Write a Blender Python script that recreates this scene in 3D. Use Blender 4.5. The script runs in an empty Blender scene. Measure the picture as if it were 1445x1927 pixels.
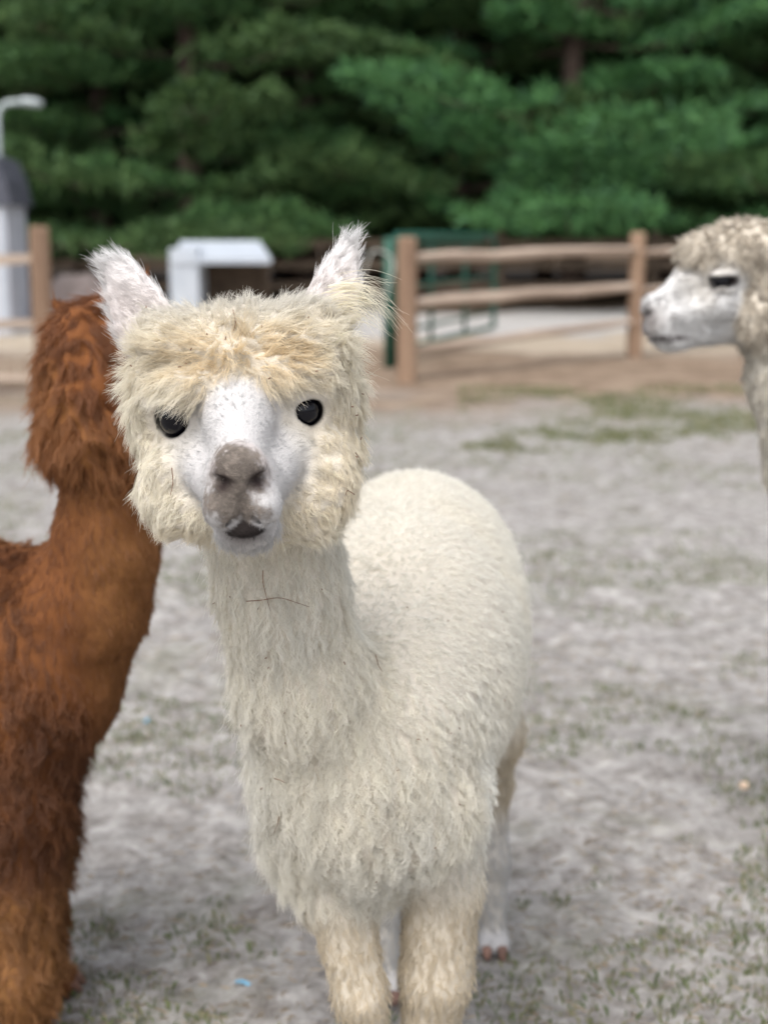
import bpy, math
import numpy as np
from mathutils import Vector, kdtree

# ------------------------------------------------------------------ camera
F, CX, CY = 2800.0, 722.5, 963.5           # focal length and centre in photo pixels (1445 wide)
CAMZ, PITCH = 1.35, math.atan(548.5 / 2800.0)
sc = bpy.context.scene
C = sc.collection
cd = bpy.data.cameras.new('camera'); cam = bpy.data.objects.new('camera', cd); C.objects.link(cam)
cd.sensor_fit = 'HORIZONTAL'; cd.sensor_width = 36; cd.lens = 36 * F / 1445
cam.location = (0, 0, CAMZ); cam.rotation_euler = (math.pi / 2 - PITCH, 0, 0)
cd.clip_start = .05; cd.clip_end = 600
cd.dof.use_dof = True; cd.dof.focus_distance = 1.62; cd.dof.aperture_fstop = 4.8
sc.camera = cam
# ------------------------------------------------------------------ light: overcast day
w = bpy.data.worlds.new('World'); sc.world = w; w.use_nodes = True
nt = w.node_tree; bg = nt.nodes['Background']
sky = nt.nodes.new('ShaderNodeTexSky'); sky.sky_type = 'NISHITA'; sky.sun_disc = False
SUN_EL, SUN_AZ = math.radians(58), math.radians(200)
sky.sun_elevation = SUN_EL; sky.sun_rotation = SUN_AZ; sky.dust_density = 4; sky.air_density = 1
hsv = nt.nodes.new('ShaderNodeHueSaturation'); hsv.inputs['Saturation'].default_value = .35
nt.links.new(sky.outputs[0], hsv.inputs['Color']); nt.links.new(hsv.outputs[0], bg.inputs[0])
bg.inputs[1].default_value = .15
sl = bpy.data.lights.new('sun', 'SUN'); sl.energy = 1.2; sl.angle = math.radians(35); sl.color = (1, .97, .92)
so = bpy.data.objects.new('sun', sl); C.objects.link(so)
so.rotation_euler = (math.pi / 2 - SUN_EL, 0, math.pi - SUN_AZ)
sc.view_settings.view_transform = 'Standard'; sc.view_settings.look = 'None'
sc.view_settings.exposure = .70; sc.view_settings.gamma = 1
sc.cycles.max_bounces = 10; sc.cycles.diffuse_bounces = 5; sc.cycles.transmission_bounces = 5
sc.cycles.use_denoising = True
sc.cycles_curves.shape = 'RIBBONS'

# ------------------------------------------------------------------ pixel helpers
cp, sp = math.cos(PITCH), math.sin(PITCH)
def ray(u, v):
    a, b = u - CX, CY - v
    return np.array([a, F * cp + b * sp, -F * sp + b * cp])
def at_y(u, v, Y):
    d = ray(u, v); return d * (Y / d[1]) + np.array([0, 0, CAMZ])
def ground_pt(u, v):
    d = ray(u, v); return d * (-CAMZ / d[2]) + np.array([0, 0, CAMZ])
CR, CU, CF = np.array([1., 0, 0]), np.array([0, sp, cp]), np.array([0, cp, -sp])

# ------------------------------------------------------------------ noise
def _hash(i, j, k, seed):
    h = (i.astype(np.int64) * 73856093) ^ (j.astype(np.int64) * 19349663) ^ (k.astype(np.int64) * 83492791) ^ (seed * 2654435761)
    h = (h ^ (h >> 13)) * 1274126177
    h = h ^ (h >> 16)
    return (h & 0xFFFFF) / float(0xFFFFF)
def noise(P, seed=0):
    P = np.asarray(P, float)
    I = np.floor(P).astype(np.int64); f = P - I; f = f * f * (3 - 2 * f)
    out = 0
    for a in (0, 1):
        for b in (0, 1):
            for c in (0, 1):
                wgt = (f[:, 0] if a else 1 - f[:, 0]) * (f[:, 1] if b else 1 - f[:, 1]) * (f[:, 2] if c else 1 - f[:, 2])
                out = out + wgt * _hash(I[:, 0] + a, I[:, 1] + b, I[:, 2] + c, seed)
    return out
def fbm(P, seed=0, oct=3):
    o, a, s = 0, .5, 0
    P = np.asarray(P, float)
    for q in range(oct):
        o = o + a * noise(P * 2 ** q, seed + q); s += a; a *= .5
    return o / s
def sstep(a, b, x):
    t = np.clip((x - a) / (b - a), 0, 1); return t * t * (3 - 2 * t)

# ------------------------------------------------------------------ materials
def new_mat(name):
    m = bpy.data.materials.new(name); m.use_nodes = True
    return m, m.node_tree, m.node_tree.nodes['Principled BSDF']
def N(t, typ, **kw):
    n = t.nodes.new(typ)
    for k, v in kw.items():
        if k in n.inputs: n.inputs[k].default_value = v
        else: setattr(n, k, v)
    return n
def ramp(t, stops):
    r = t.nodes.new('ShaderNodeValToRGB')
    e = r.color_ramp.elements
    while len(e) < len(stops): e.new(.5)
    for i, (p, c) in enumerate(stops):
        e[i].position = p; e[i].color = (*c, 1)
    return r
def noisy_mat(name, c1, c2, scale=8, rough=.8, stretch=(1, 1, 1), bump=.3, bscale=40, spec=.3, metal=0.):
    m, t, b = new_mat(name)
    tc = N(t, 'ShaderNodeTexCoord'); mp = N(t, 'ShaderNodeMapping'); mp.inputs['Scale'].default_value = stretch
    t.links.new(tc.outputs['Object'], mp.inputs[0])
    n = N(t, 'ShaderNodeTexNoise', Scale=scale, Detail=6.0, Roughness=.65); t.links.new(mp.outputs[0], n.inputs['Vector'])
    r = ramp(t, [(.3, c1), (.7, c2)]); t.links.new(n.outputs[0], r.inputs[0]); t.links.new(r.outputs[0], b.inputs['Base Color'])
    n2 = N(t, 'ShaderNodeTexNoise', Scale=bscale, Detail=4.0); t.links.new(mp.outputs[0], n2.inputs['Vector'])
    bp = N(t, 'ShaderNodeBump', Strength=bump, Distance=.01); t.links.new(n2.outputs[0], bp.inputs['Height'])
    t.links.new(bp.outputs[0], b.inputs['Normal'])
    b.inputs['Roughness'].default_value = rough; b.inputs['Specular IOR Level'].default_value = spec; b.inputs['Metallic'].default_value = metal
    return m
def attr_mat(name, rough=.9, spec=.1, bump=.0, bscale=900.):
    m, t, b = new_mat(name)
    a = N(t, 'ShaderNodeAttribute'); a.attribute_name = 'col'
    t.links.new(a.outputs['Color'], b.inputs['Base Color'])
    b.inputs['Roughness'].default_value = rough; b.inputs['Specular IOR Level'].default_value = spec
    if bump:
        tc = N(t, 'ShaderNodeTexCoord')
        n2 = N(t, 'ShaderNodeTexNoise', Scale=bscale, Detail=4.0); t.links.new(tc.outputs['Object'], n2.inputs['Vector'])
        bp = N(t, 'ShaderNodeBump', Strength=bump, Distance=.003); t.links.new(n2.outputs[0], bp.inputs['Height'])
        t.links.new(bp.outputs[0], b.inputs['Normal'])
    return m
def hair_mat(name, trans=.34, gloss=.05, grough=.45):
    m = bpy.data.materials.new(name); m.use_nodes = True; t = m.node_tree; t.nodes.clear()
    o = N(t, 'ShaderNodeOutputMaterial'); a = N(t, 'ShaderNodeAttribute'); a.attribute_name = 'col'
    d = N(t, 'ShaderNodeBsdfDiffuse'); tr = N(t, 'ShaderNodeBsdfTranslucent'); g = N(t, 'ShaderNodeBsdfGlossy', Roughness=grough)
    m1 = N(t, 'ShaderNodeMixShader'); m1.inputs[0].default_value = trans
    m2 = N(t, 'ShaderNodeMixShader'); m2.inputs[0].default_value = gloss
    t.links.new(a.outputs['Color'], d.inputs[0]); t.links.new(a.outputs['Color'], tr.inputs[0])
    t.links.new(d.outputs[0], m1.inputs[1]); t.links.new(tr.outputs[0], m1.inputs[2])
    t.links.new(m1.outputs[0], m2.inputs[1]); t.links.new(g.outputs[0], m2.inputs[2]); t.links.new(m2.outputs[0], o.inputs[0])
    return m

# ------------------------------------------------------------------ mesh helpers
def link(name, data, parent=None, m=None):
    o = bpy.data.objects.new(name, data); C.objects.link(o)
    if parent is not None: o.parent = parent
    if m is not None and data is not None: data.materials.append(m)
    return o
def tag(o, label=None, cat=None, group=None, kind=None):
    if label: o['label'] = label
    if cat: o['category'] = cat
    if group: o['group'] = group
    if kind: o['kind'] = kind
    return o
def empty(name, loc=(0, 0, 0), label=None, cat=None, group=None):
    o = bpy.data.objects.new(name, None); C.objects.link(o); o.location = loc; o.empty_display_size = .1
    return tag(o, label, cat, group)
def mesh_np(name, V, faces, smooth=True):
    """V (n,3); faces: (m,k) int array"""
    me = bpy.data.meshes.new(name)
    V = np.asarray(V, np.float32); faces = np.asarray(faces, np.int32)
    k = faces.shape[1]
    me.vertices.add(len(V)); me.vertices.foreach_set('co', V.ravel())
    me.loops.add(faces.size); me.loops.foreach_set('vertex_index', faces.ravel())
    me.polygons.add(len(faces)); me.polygons.foreach_set('loop_start', np.arange(0, faces.size, k, dtype=np.int32))
    me.polygons.foreach_set('loop_total', np.full(len(faces), k, np.int32))
    me.update(calc_edges=True); me.validate()
    me.polygons.foreach_set('use_smooth', np.full(len(me.polygons), smooth))
    return me
def set_col(me, col):
    a = me.attributes.new('col', 'FLOAT_COLOR', 'POINT')
    c4 = np.ones((len(col), 4), np.float32); c4[:, :3] = col
    a.data.foreach_set('color', c4.ravel())
class MB:
    def __init__(s): s.v = []; s.f = []
    def add(s, V, Fc):
        n = len(s.v); s.v += [tuple(map(float, p)) for p in V]; s.f += [tuple(i + n for i in f) for f in Fc]
    def box(s, c, h, rot=None):
        c = np.array(c, float); h = np.array(h, float)
        R = np.eye(3) if rot is None else rot
        V = [c + R @ (h * np.array([x, y, z])) for x in (-1, 1) for y in (-1, 1) for z in (-1, 1)]
        s.add(V, [(0, 1, 3, 2), (4, 6, 7, 5), (0, 4, 5, 1), (2, 3, 7, 6), (0, 2, 6, 4), (1, 5, 7, 3)]); return s
    def tube(s, pts, rad, n=10, jit=0., seed=0, cap=True, squash=1.):
        pts = [np.array(p, float) for p in pts]; m = len(pts)
        rad = [rad] * m if np.isscalar(rad) else rad
        rng = np.random.RandomState(seed); ang = np.linspace(0, 2 * math.pi, n, endpoint=False)
        wob = 1 + jit * (rng.rand(n) - .5) * 2
        V = []; up = None
        for i in range(m):
            t = pts[min(i + 1, m - 1)] - pts[max(i - 1, 0)]; t = t / (np.linalg.norm(t) + 1e-9)
            if up is None: up = np.array([0, 0, 1.]) if abs(t[2]) < .9 else np.array([0, 1., 0])
            a = np.cross(up, t); a /= np.linalg.norm(a) + 1e-9; b = np.cross(t, a)
            wi = wob * (1 + jit * .5 * (rng.rand(n) - .5))
            V += [pts[i] + rad[i] * wi[k] * (math.cos(q) * a + squash * math.sin(q) * b) for k, q in enumerate(ang)]
        Fc = [(i * n + k, i * n + (k + 1) % n, (i + 1) * n + (k + 1) % n, (i + 1) * n + k) for i in range(m - 1) for k in range(n)]
        if cap: Fc += [tuple(range(n))[::-1], tuple(range((m - 1) * n, m * n))]
        s.add(V, Fc); return s
    def build(s, name, m, parent=None, smooth=False, bevel=0):
        me = bpy.data.meshes.new(name); me.from_pydata(s.v, [], s.f); me.update()
        me.polygons.foreach_set('use_smooth', [smooth] * len(me.polygons))
        o = link(name, me, parent, m)
        if bevel:
            b = o.modifiers.new('bevel', 'BEVEL'); b.width = bevel; b.segments = 2; b.limit_method = 'ANGLE'
        return o

# ================================================================== GROUND
def axis_pts(segs):
    out = [segs[0][0]]
    for lo, hi, h in segs:
        n = max(1, int(round((hi - lo) / h))); out += list(lo + (hi - lo) * (np.arange(1, n + 1) / n))
    return np.array(out)
def ground_z(P):
    P = np.asarray(P, float); Q = np.column_stack([P[:, 0], P[:, 1], np.zeros(len(P))])
    r = np.hypot(P[:, 0], P[:, 1] - 2)
    fade = 1 - sstep(7, 13, r)
    z = (fbm(Q * 2.2, 5, 3) - .5) * .035 + (fbm(Q * 9, 9, 2) - .5) * .034 + (noise(Q * 28, 3) - .5) * .016
    return z * fade
def make_ground():
    xs = axis_pts([(-300, -60, 60), (-60, -14, 5), (-14, -4, .5), (-4, -1.7, .12), (-1.7, 1.7, .022), (1.7, 4, .12), (4, 14, .5), (14, 60, 5), (60, 300, 60)])
    ys = axis_pts([(-60, -4, 8), (-4, 1.4, .4), (1.4, 6.5, .022), (6.5, 13, .1), (13, 30, .6), (30, 60, 5), (60, 400, 60)])
    X, Y = np.meshgrid(xs, ys, indexing='ij'); P = np.column_stack([X.ravel(), Y.ravel(), np.zeros(X.size)])
    P[:, 2] = ground_z(P)
    nx, ny = len(xs), len(ys); i = np.arange((nx - 1) * (ny - 1)); a = (i // (ny - 1)) * ny + i % (ny - 1)
    me = mesh_np('ground', P, np.column_stack([a, a + ny, a + ny + 1, a + 1]))
    m, t, b = new_mat('sandy_soil')
    tc = N(t, 'ShaderNodeTexCoord'); co = tc.outputs['Object']
    def nz(scale, detail=6., rough=.6, dist=0.):
        n = N(t, 'ShaderNodeTexNoise', Scale=scale, Detail=detail, Roughness=rough, Distortion=dist); t.links.new(co, n.inputs['Vector']); return n.outputs[0]
    def mix(fac, A, B):
        q = t.nodes.new('ShaderNodeMix'); q.data_type = 'RGBA'
        t.links.new(fac, q.inputs[0])
        for s, sock in ((A, q.inputs[6]), (B, q.inputs[7])):
            if isinstance(s, tuple): sock.default_value = (*s, 1)
            else: t.links.new(s, sock)
        return q.outputs[2]
    def rmp(x, a, c):
        r = ramp(t, [(a, (0, 0, 0)), (c, (1, 1, 1))]); t.links.new(x, r.inputs[0]); return r.outputs[0]
    def mth(op, A, B):
        q = t.nodes.new('ShaderNodeMath'); q.operation = op
        for s, sock in ((A, q.inputs[0]), (B, q.inputs[1])):
            if isinstance(s, (int, float)): sock.default_value = s
            else: t.links.new(s, sock)
        return q.outputs[0]
    sand = mix(rmp(nz(17, 9, .75), .36, .62), (.225, .212, .203), (.47, .450, .433))
    dirt = mix(rmp(nz(38, 6, .75), .36, .64), (.10, .086, .078), (.29, .265, .248))
    col = mix(rmp(nz(9, 10, .8, .5), .47, .62), sand, dirt)
    green = mix(rmp(nz(70, 4, .7), .35, .65), (.085, .10, .045), (.19, .19, .11))
    col = mix(mth('MULTIPLY', rmp(nz(2.2, 9, .78, .6), .50, .68), .50), col, green)
    # litter belt near the rail fence and pale sand beyond: zones by place on the ground
    sx = N(t, 'ShaderNodeSeparateXYZ'); t.links.new(co, sx.inputs[0])
    yy = mth('ADD', sx.outputs[1], mth('MULTIPLY', mth('SUBTRACT', nz(.35, 5), .5), 7.0))
    def band(a, bb, soft=.8):
        r1 = t.nodes.new('ShaderNodeMapRange'); r1.inputs[1].default_value = a; r1.inputs[2].default_value = a + soft
        t.links.new(yy, r1.inputs[0])
        r2 = t.nodes.new('ShaderNodeMapRange'); r2.inputs[1].default_value = bb; r2.inputs[2].default_value = bb + soft; r2.inputs[3].default_value = 1; r2.inputs[4].default_value = 0
        t.links.new(yy, r2.inputs[0])
        return mth('MULTIPLY', r1.outputs[0], r2.outputs[0])
    litter = mix(rmp(nz(2.2, 9, .8), .38, .62), (.145, .098, .068), (.33, .255, .19))
    col = mix(band(9.6, 15.0, 2.2), col, litter)
    tan = mix(rmp(nz(3, 6, .7), .3, .7), (.34, .28, .215), (.46, .39, .31))
    col = mix(band(15.3, 17.5), col, tan)
    gravel = mix(rmp(nz(9, 6, .7), .3, .7), (.36, .345, .335), (.47, .45, .435))
    col = mix(band(17.6, 22.5), col, gravel)
    floor_ = mix(rmp(nz(3, 6, .7), .3, .7), (.06, .045, .03), (.13, .09, .06))  # brown floor under the pines, with their shade put into the dark colour
    col = mix(band(22.8, 1000), col, floor_)
    t.links.new(col, b.inputs['Base Color'])
    b.inputs['Roughness'].default_value = .95; b.inputs['Specular IOR Level'].default_value = .15
    bp = N(t, 'ShaderNodeBump', Strength=.7, Distance=.012); t.links.new(nz(85, 8, .7), bp.inputs['Height']); t.links.new(bp.outputs[0], b.inputs['Normal'])
    o = link('ground', me, None, m); tag(o, kind='structure')
make_ground()

# ================================================================== ALPACAS: implicit bodies
def cap(a, b, ra, rb, k, reg): return ('cap', np.array(a, float), np.array(b, float), ra, rb, k, reg)
def ell(c, r, k, reg, R=None): return ('ell', np.array(c, float), np.array(r, float), np.eye(3) if R is None else np.asarray(R, float), 0, k, reg)
def flat(a, b, ra, rb, wide, thin, fl, k, reg):     # flattened cone
    return ('flat', np.array(a, float), np.array(b, float), (ra, rb), (np.array(wide, float), np.array(thin, float), fl), k, reg)
def chain(pts, rad, k, reg): return [cap(pts[i], pts[i + 1], rad[i], rad[i + 1], k, reg) for i in range(len(pts) - 1)]
def pd(pr, P):
    """distance of points P (...,3 as three broadcastable arrays) to a primitive"""
    X, Y, Z = P; ty = pr[0]
    if ty == 'cap':
        _, a, b, ra, rb, k, r = pr; d = b - a; L = d @ d + 1e-12
        px, py, pz = X - a[0], Y - a[1], Z - a[2]
        t = np.clip((px * d[0] + py * d[1] + pz * d[2]) / L, 0, 1)
        return np.sqrt((px - t * d[0]) ** 2 + (py - t * d[1]) ** 2 + (pz - t * d[2]) ** 2) - (ra + (rb - ra) * t)
    if ty == 'ell':
        _, c, rr, R, _, k, r = pr
        px, py, pz = X - c[0], Y - c[1], Z - c[2]
        q = [px * R[0, i] + py * R[1, i] + pz * R[2, i] for i in range(3)]
        k0 = np.sqrt(sum((q[i] / rr[i]) ** 2 for i in range(3))); k1 = np.sqrt(sum((q[i] / rr[i] ** 2) ** 2 for i in range(3))) + 1e-9
        return k0 * (k0 - 1) / k1
    _, a, b, (ra, rb), (wd, th, fl), k, r = pr
    d = b - a; L = np.linalg.norm(d); e = d / L
    px, py, pz = X - a[0], Y - a[1], Z - a[2]
    al = px * e[0] + py * e[1] + pz * e[2]; wi = px * wd[0] + py * wd[1] + pz * wd[2]; tn = (px * th[0] + py * th[1] + pz * th[2]) * fl
    t = np.clip(al / L, 0, 1); bulge = 1 + .9 * t * (1 - t)
    return (np.sqrt((al - t * L) ** 2 + wi ** 2 + tn ** 2) - (ra + (rb - ra) * t) * bulge) / 1.6
def pbox(pr):
    if pr[0] == 'cap': a, b, r = pr[1], pr[2], max(pr[3], pr[4]); return np.minimum(a, b) - r, np.maximum(a, b) + r
    if pr[0] == 'ell': r = pr[2].max(); return pr[1] - r, pr[1] + r
    a, b, r = pr[1], pr[2], max(pr[3]) * 1.3; return np.minimum(a, b) - r, np.maximum(a, b) + r
def smin(a, b, k):
    h = np.clip(.5 + .5 * (b - a) / k, 0, 1); return b + (a - b) * h - k * h * (1 - h)
def smax(a, b, k): return -smin(-a, -b, k)
def implicit_mesh(prims, cuts, fine, h, hf):
    lo = np.min([pbox(p)[0] for p in prims], 0) - .03; hi = np.max([pbox(p)[1] for p in prims], 0) + .03
    lo[2] = max(lo[2], -.02)
    flo, fhi = np.maximum(fine[0], lo), np.minimum(fine[1], hi)
    ax = []
    for i in range(3):
        seg = []
        if flo[i] - lo[i] > h: seg.append((lo[i], flo[i], h))
        seg.append((flo[i] if seg else lo[i], fhi[i], hf))
        if hi[i] - fhi[i] > h: seg.append((fhi[i], hi[i], h))
        ax.append(axis_pts(seg).astype(np.float32))
    INI = .05
    D = np.full([len(a) for a in ax], INI, np.float32)
    def sub(pr, mar):
        a, b = pbox(pr); sl = []
        for i in range(3):
            sl.append(slice(max(0, np.searchsorted(ax[i], a[i] - mar) - 1), np.searchsorted(ax[i], b[i] + mar) + 1))
        return tuple(sl)
    def coords(s): return ax[0][s[0]][:, None, None], ax[1][s[1]][None, :, None], ax[2][s[2]][None, None, :]
    for pr in prims:
        s = sub(pr, INI + pr[5] + .02); D[s] = smin(D[s], pd(pr, coords(s)), pr[5])
    for pr in cuts:
        s = sub(pr, .03); D[s] = smax(D[s], -pd(pr, coords(s)), pr[5])
    # naive surface nets
    S = D < 0; nx, ny, nz = D.shape
    cnt = np.zeros((nx - 1, ny - 1, nz - 1), np.int8)
    offs = [(i, j, k) for i in (0, 1) for j in (0, 1) for k in (0, 1)]
    for i, j, k in offs: cnt += S[i:nx - 1 + i, j:ny - 1 + j, k:nz - 1 + k]
    I, J, K = np.nonzero((cnt > 0) & (cnt < 8)); n = len(I)
    idx = np.full(cnt.shape, -1, np.int32); idx[I, J, K] = np.arange(n)
    val = [D[I + o[0], J + o[1], K + o[2]] for o in offs]
    pos = [np.column_stack([ax[0][I + o[0]], ax[1][J + o[1]], ax[2][K + o[2]]]) for o in offs]
    acc = np.zeros((n, 3)); num = np.zeros(n)
    for p in range(8):
        for q in range(p + 1, 8):
            if sum(abs(offs[p][r] - offs[q][r]) for r in range(3)) != 1: continue
            m = (val[p] < 0) != (val[q] < 0); t = val[p] / np.where(m, val[p] - val[q], 1)
            acc += np.where(m[:, None], pos[p] + t[:, None] * (pos[q] - pos[p]), 0); num += m
    V = acc / num[:, None]
    Q = []
    for a in range(3):
        b, c = (a + 1) % 3, (a + 2) % 3
        s0 = [slice(None)] * 3; s1 = [slice(None)] * 3; s0[a] = slice(0, -1); s1[a] = slice(1, None)
        A, B = S[tuple(s0)], S[tuple(s1)]
        E = np.array(np.nonzero(A != B))
        ok = (E[b] > 0) & (E[c] > 0) & (E[b] < D.shape[b] - 1) & (E[c] < D.shape[c] - 1); E = E[:, ok]
        fl = A[tuple(E)]
        def ci(db, dc):
            e = E.copy(); e[b] += db; e[c] += dc; return idx[tuple(e)]
        q = np.column_stack([ci(-1, -1), ci(0, -1), ci(0, 0), ci(-1, 0)])
        q[~fl] = q[~fl][:, ::-1]; Q.append(q)
    return V, np.vstack(Q)

# head template.  local x = to the right when seen from the front, y = forward (muzzle), z = up, origin between the eyes
EYE = np.array([.067, -.003, .0]); EYE_R = .0195
def _rz(a): return np.array([[math.cos(a), -math.sin(a), 0], [math.sin(a), math.cos(a), 0], [0, 0, 1]])
EYEROT = {1: _rz(-.7), -1: _rz(.7)}
def head_prims(fr, wool, ears, lid=0.):
    O, R, S = fr
    T = lambda p: O + S * (R @ np.array(p, float))
    def E(c, r, k, reg, rot=None): return ell(T(c), np.array(r) * S, k * S, reg, R if rot is None else R @ rot)
    def K(a, b, ra, rb, k, reg): return cap(T(a), T(b), ra * S, rb * S, k * S, reg)
    P = [E((0, -.05, .03), (.066, .08, .06), .02, 'head'),
         K((0, -.03, .035), (-.002, .045, -.008), .046, .034, .03, 'face'),
         K((-.002, .04, -.008), (-.004, .100, -.044), .030, .025, .02, 'face')]
    for s in (-1, 1):
        P += [E((s * .052, -.018, .002), (.029, .031, .030), .015, 'face'),
              E((s * .070, .004, .0195 - lid), (.021, .013, .0065 + lid * .3), .006, 'face', EYEROT[s]),
              K((s * .044, -.014, -.043), (s * .016 - .003, .075, -.07), .035, .028, .02, 'face'),
              E((s * .0190 - .004, .105, -.089), (.0215, .029, .0240), .006, 'lip')]
    if lid:
        for s in (-1, 1): P += [E((s * .082, -.004, .0125), (.010, .026, .010), .004, 'face'), E((s * .077, -.004, -.0165), (.008, .022, .0070), .005, 'face')]
    P += [E((-.004, .092, -.066), (.034, .037, .034), .015, 'face'),
          E((-.004, .120, -.052), (.0275, .020, .027), .010, 'nose'),
          E((-.003, .101, -.113), (.0225, .026, .012), .005, 'lower_lip'),
          E((-.002, .080, -.115), (.029, .036, .022), .012, 'chin'),
          K((0, -.03, -.080), (0, .07, -.104), .050, .028, .02, 'chin')]
    for c, r, k in wool: P.append(E(c, r, k, 'wool'))
    cuts = []
    for base, tip, wd, ra, rb in ears:
        base, tip, wd = (np.array(q, float) for q in (base, tip, wd))
        e = tip - base; e /= np.linalg.norm(e); wd = wd - e * (wd @ e); wd /= np.linalg.norm(wd); th = np.cross(e, wd)
        if th[1] < 0: th = -th
        P.append(flat(T(base), T(tip), ra * S, rb * S, R @ wd, R @ th, 3.2, .010 * S, 'ear'))
        f2 = th * .013 + e * .012
        cuts.append(flat(T(base + f2), T(tip - e * .02 + f2), ra * .62 * S, rb * .5 * S, R @ wd, R @ th, 2.0, .004, 'ear'))
    for s in (-1, 1):
        cuts.append(ell(T(EYE * [s, 1, 1]), np.full(3, (EYE_R + .0008) * S), .006 * S, 'eye'))
        cuts.append(cap(T((s * .0125 - .004, .139, -.066)), T((s * .027 - .004, .124, -.057)), .0078 * S, .0046 * S, .003 * S, 'nostril'))
        cuts.append(cap(T((-.004, .133, -.100)), T((s * .03 - .004, .112, -.106)), .0036 * S, .0030 * S, .003 * S, 'mouth'))
    cuts.append(cap(T((-.004, .139, -.074)), T((-.004, .134, -.102)), .0024 * S, .0024 * S, .003 * S, 'cleft'))
    return P, cuts
def foot(p, fwd):
    p = np.array(p, float); f = np.array(fwd, float); s = np.array([-f[1], f[0], 0])
    return [ell(p + f * .022 + s * q * .014 + [0, 0, .022], (.017, .034, .022), .012, 'foot', np.column_stack([s, f, [0, 0, 1]])) for q in (-1, 1)]

SKIN = attr_mat('alpaca_skin', .85, .15, .6, 700.)
FUR = hair_mat('alpaca_fleece_fibre')
FUR_DARK = hair_mat('brown_fleece_fibre', .30, .035, .5)
m_eye, t_, b_ = new_mat('alpaca_eye')
b_.inputs['Base Color'].default_value = (.003, .003, .006, 1); b_.inputs['Roughness'].default_value = .10; b_.inputs['Specular IOR Level'].default_value = .32
M_NAIL = noisy_mat('toenail_horn', (.10, .06, .05), (.30, .17, .13), 60, .6)

def uv_sphere(name, c, r, m, parent, n=24):
    th = np.linspace(0, math.pi, n // 2 + 1); ph = np.linspace(0, 2 * math.pi, n, endpoint=False)
    V = [(0, 0, r)] + [(r * math.sin(a) * math.cos(b), r * math.sin(a) * math.sin(b), r * math.cos(a)) for a in th[1:-1] for b in ph] + [(0, 0, -r)]
    Fc = [(0, 1 + k, 1 + (k + 1) % n) for k in range(n)]
    rows = n // 2 - 1
    for i in range(rows - 1): Fc += [(1 + i * n + k, 1 + (i + 1) * n + k, 1 + (i + 1) * n + (k + 1) % n, 1 + i * n + (k + 1) % n) for k in range(n)]
    last = len(V) - 1; Fc += [(last, 1 + (rows - 1) * n + (k + 1) % n, 1 + (rows - 1) * n + k) for k in range(n)]
    mb = MB(); mb.add(V, Fc); o = mb.build(name, m, parent, True); o.location = c; return o

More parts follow.
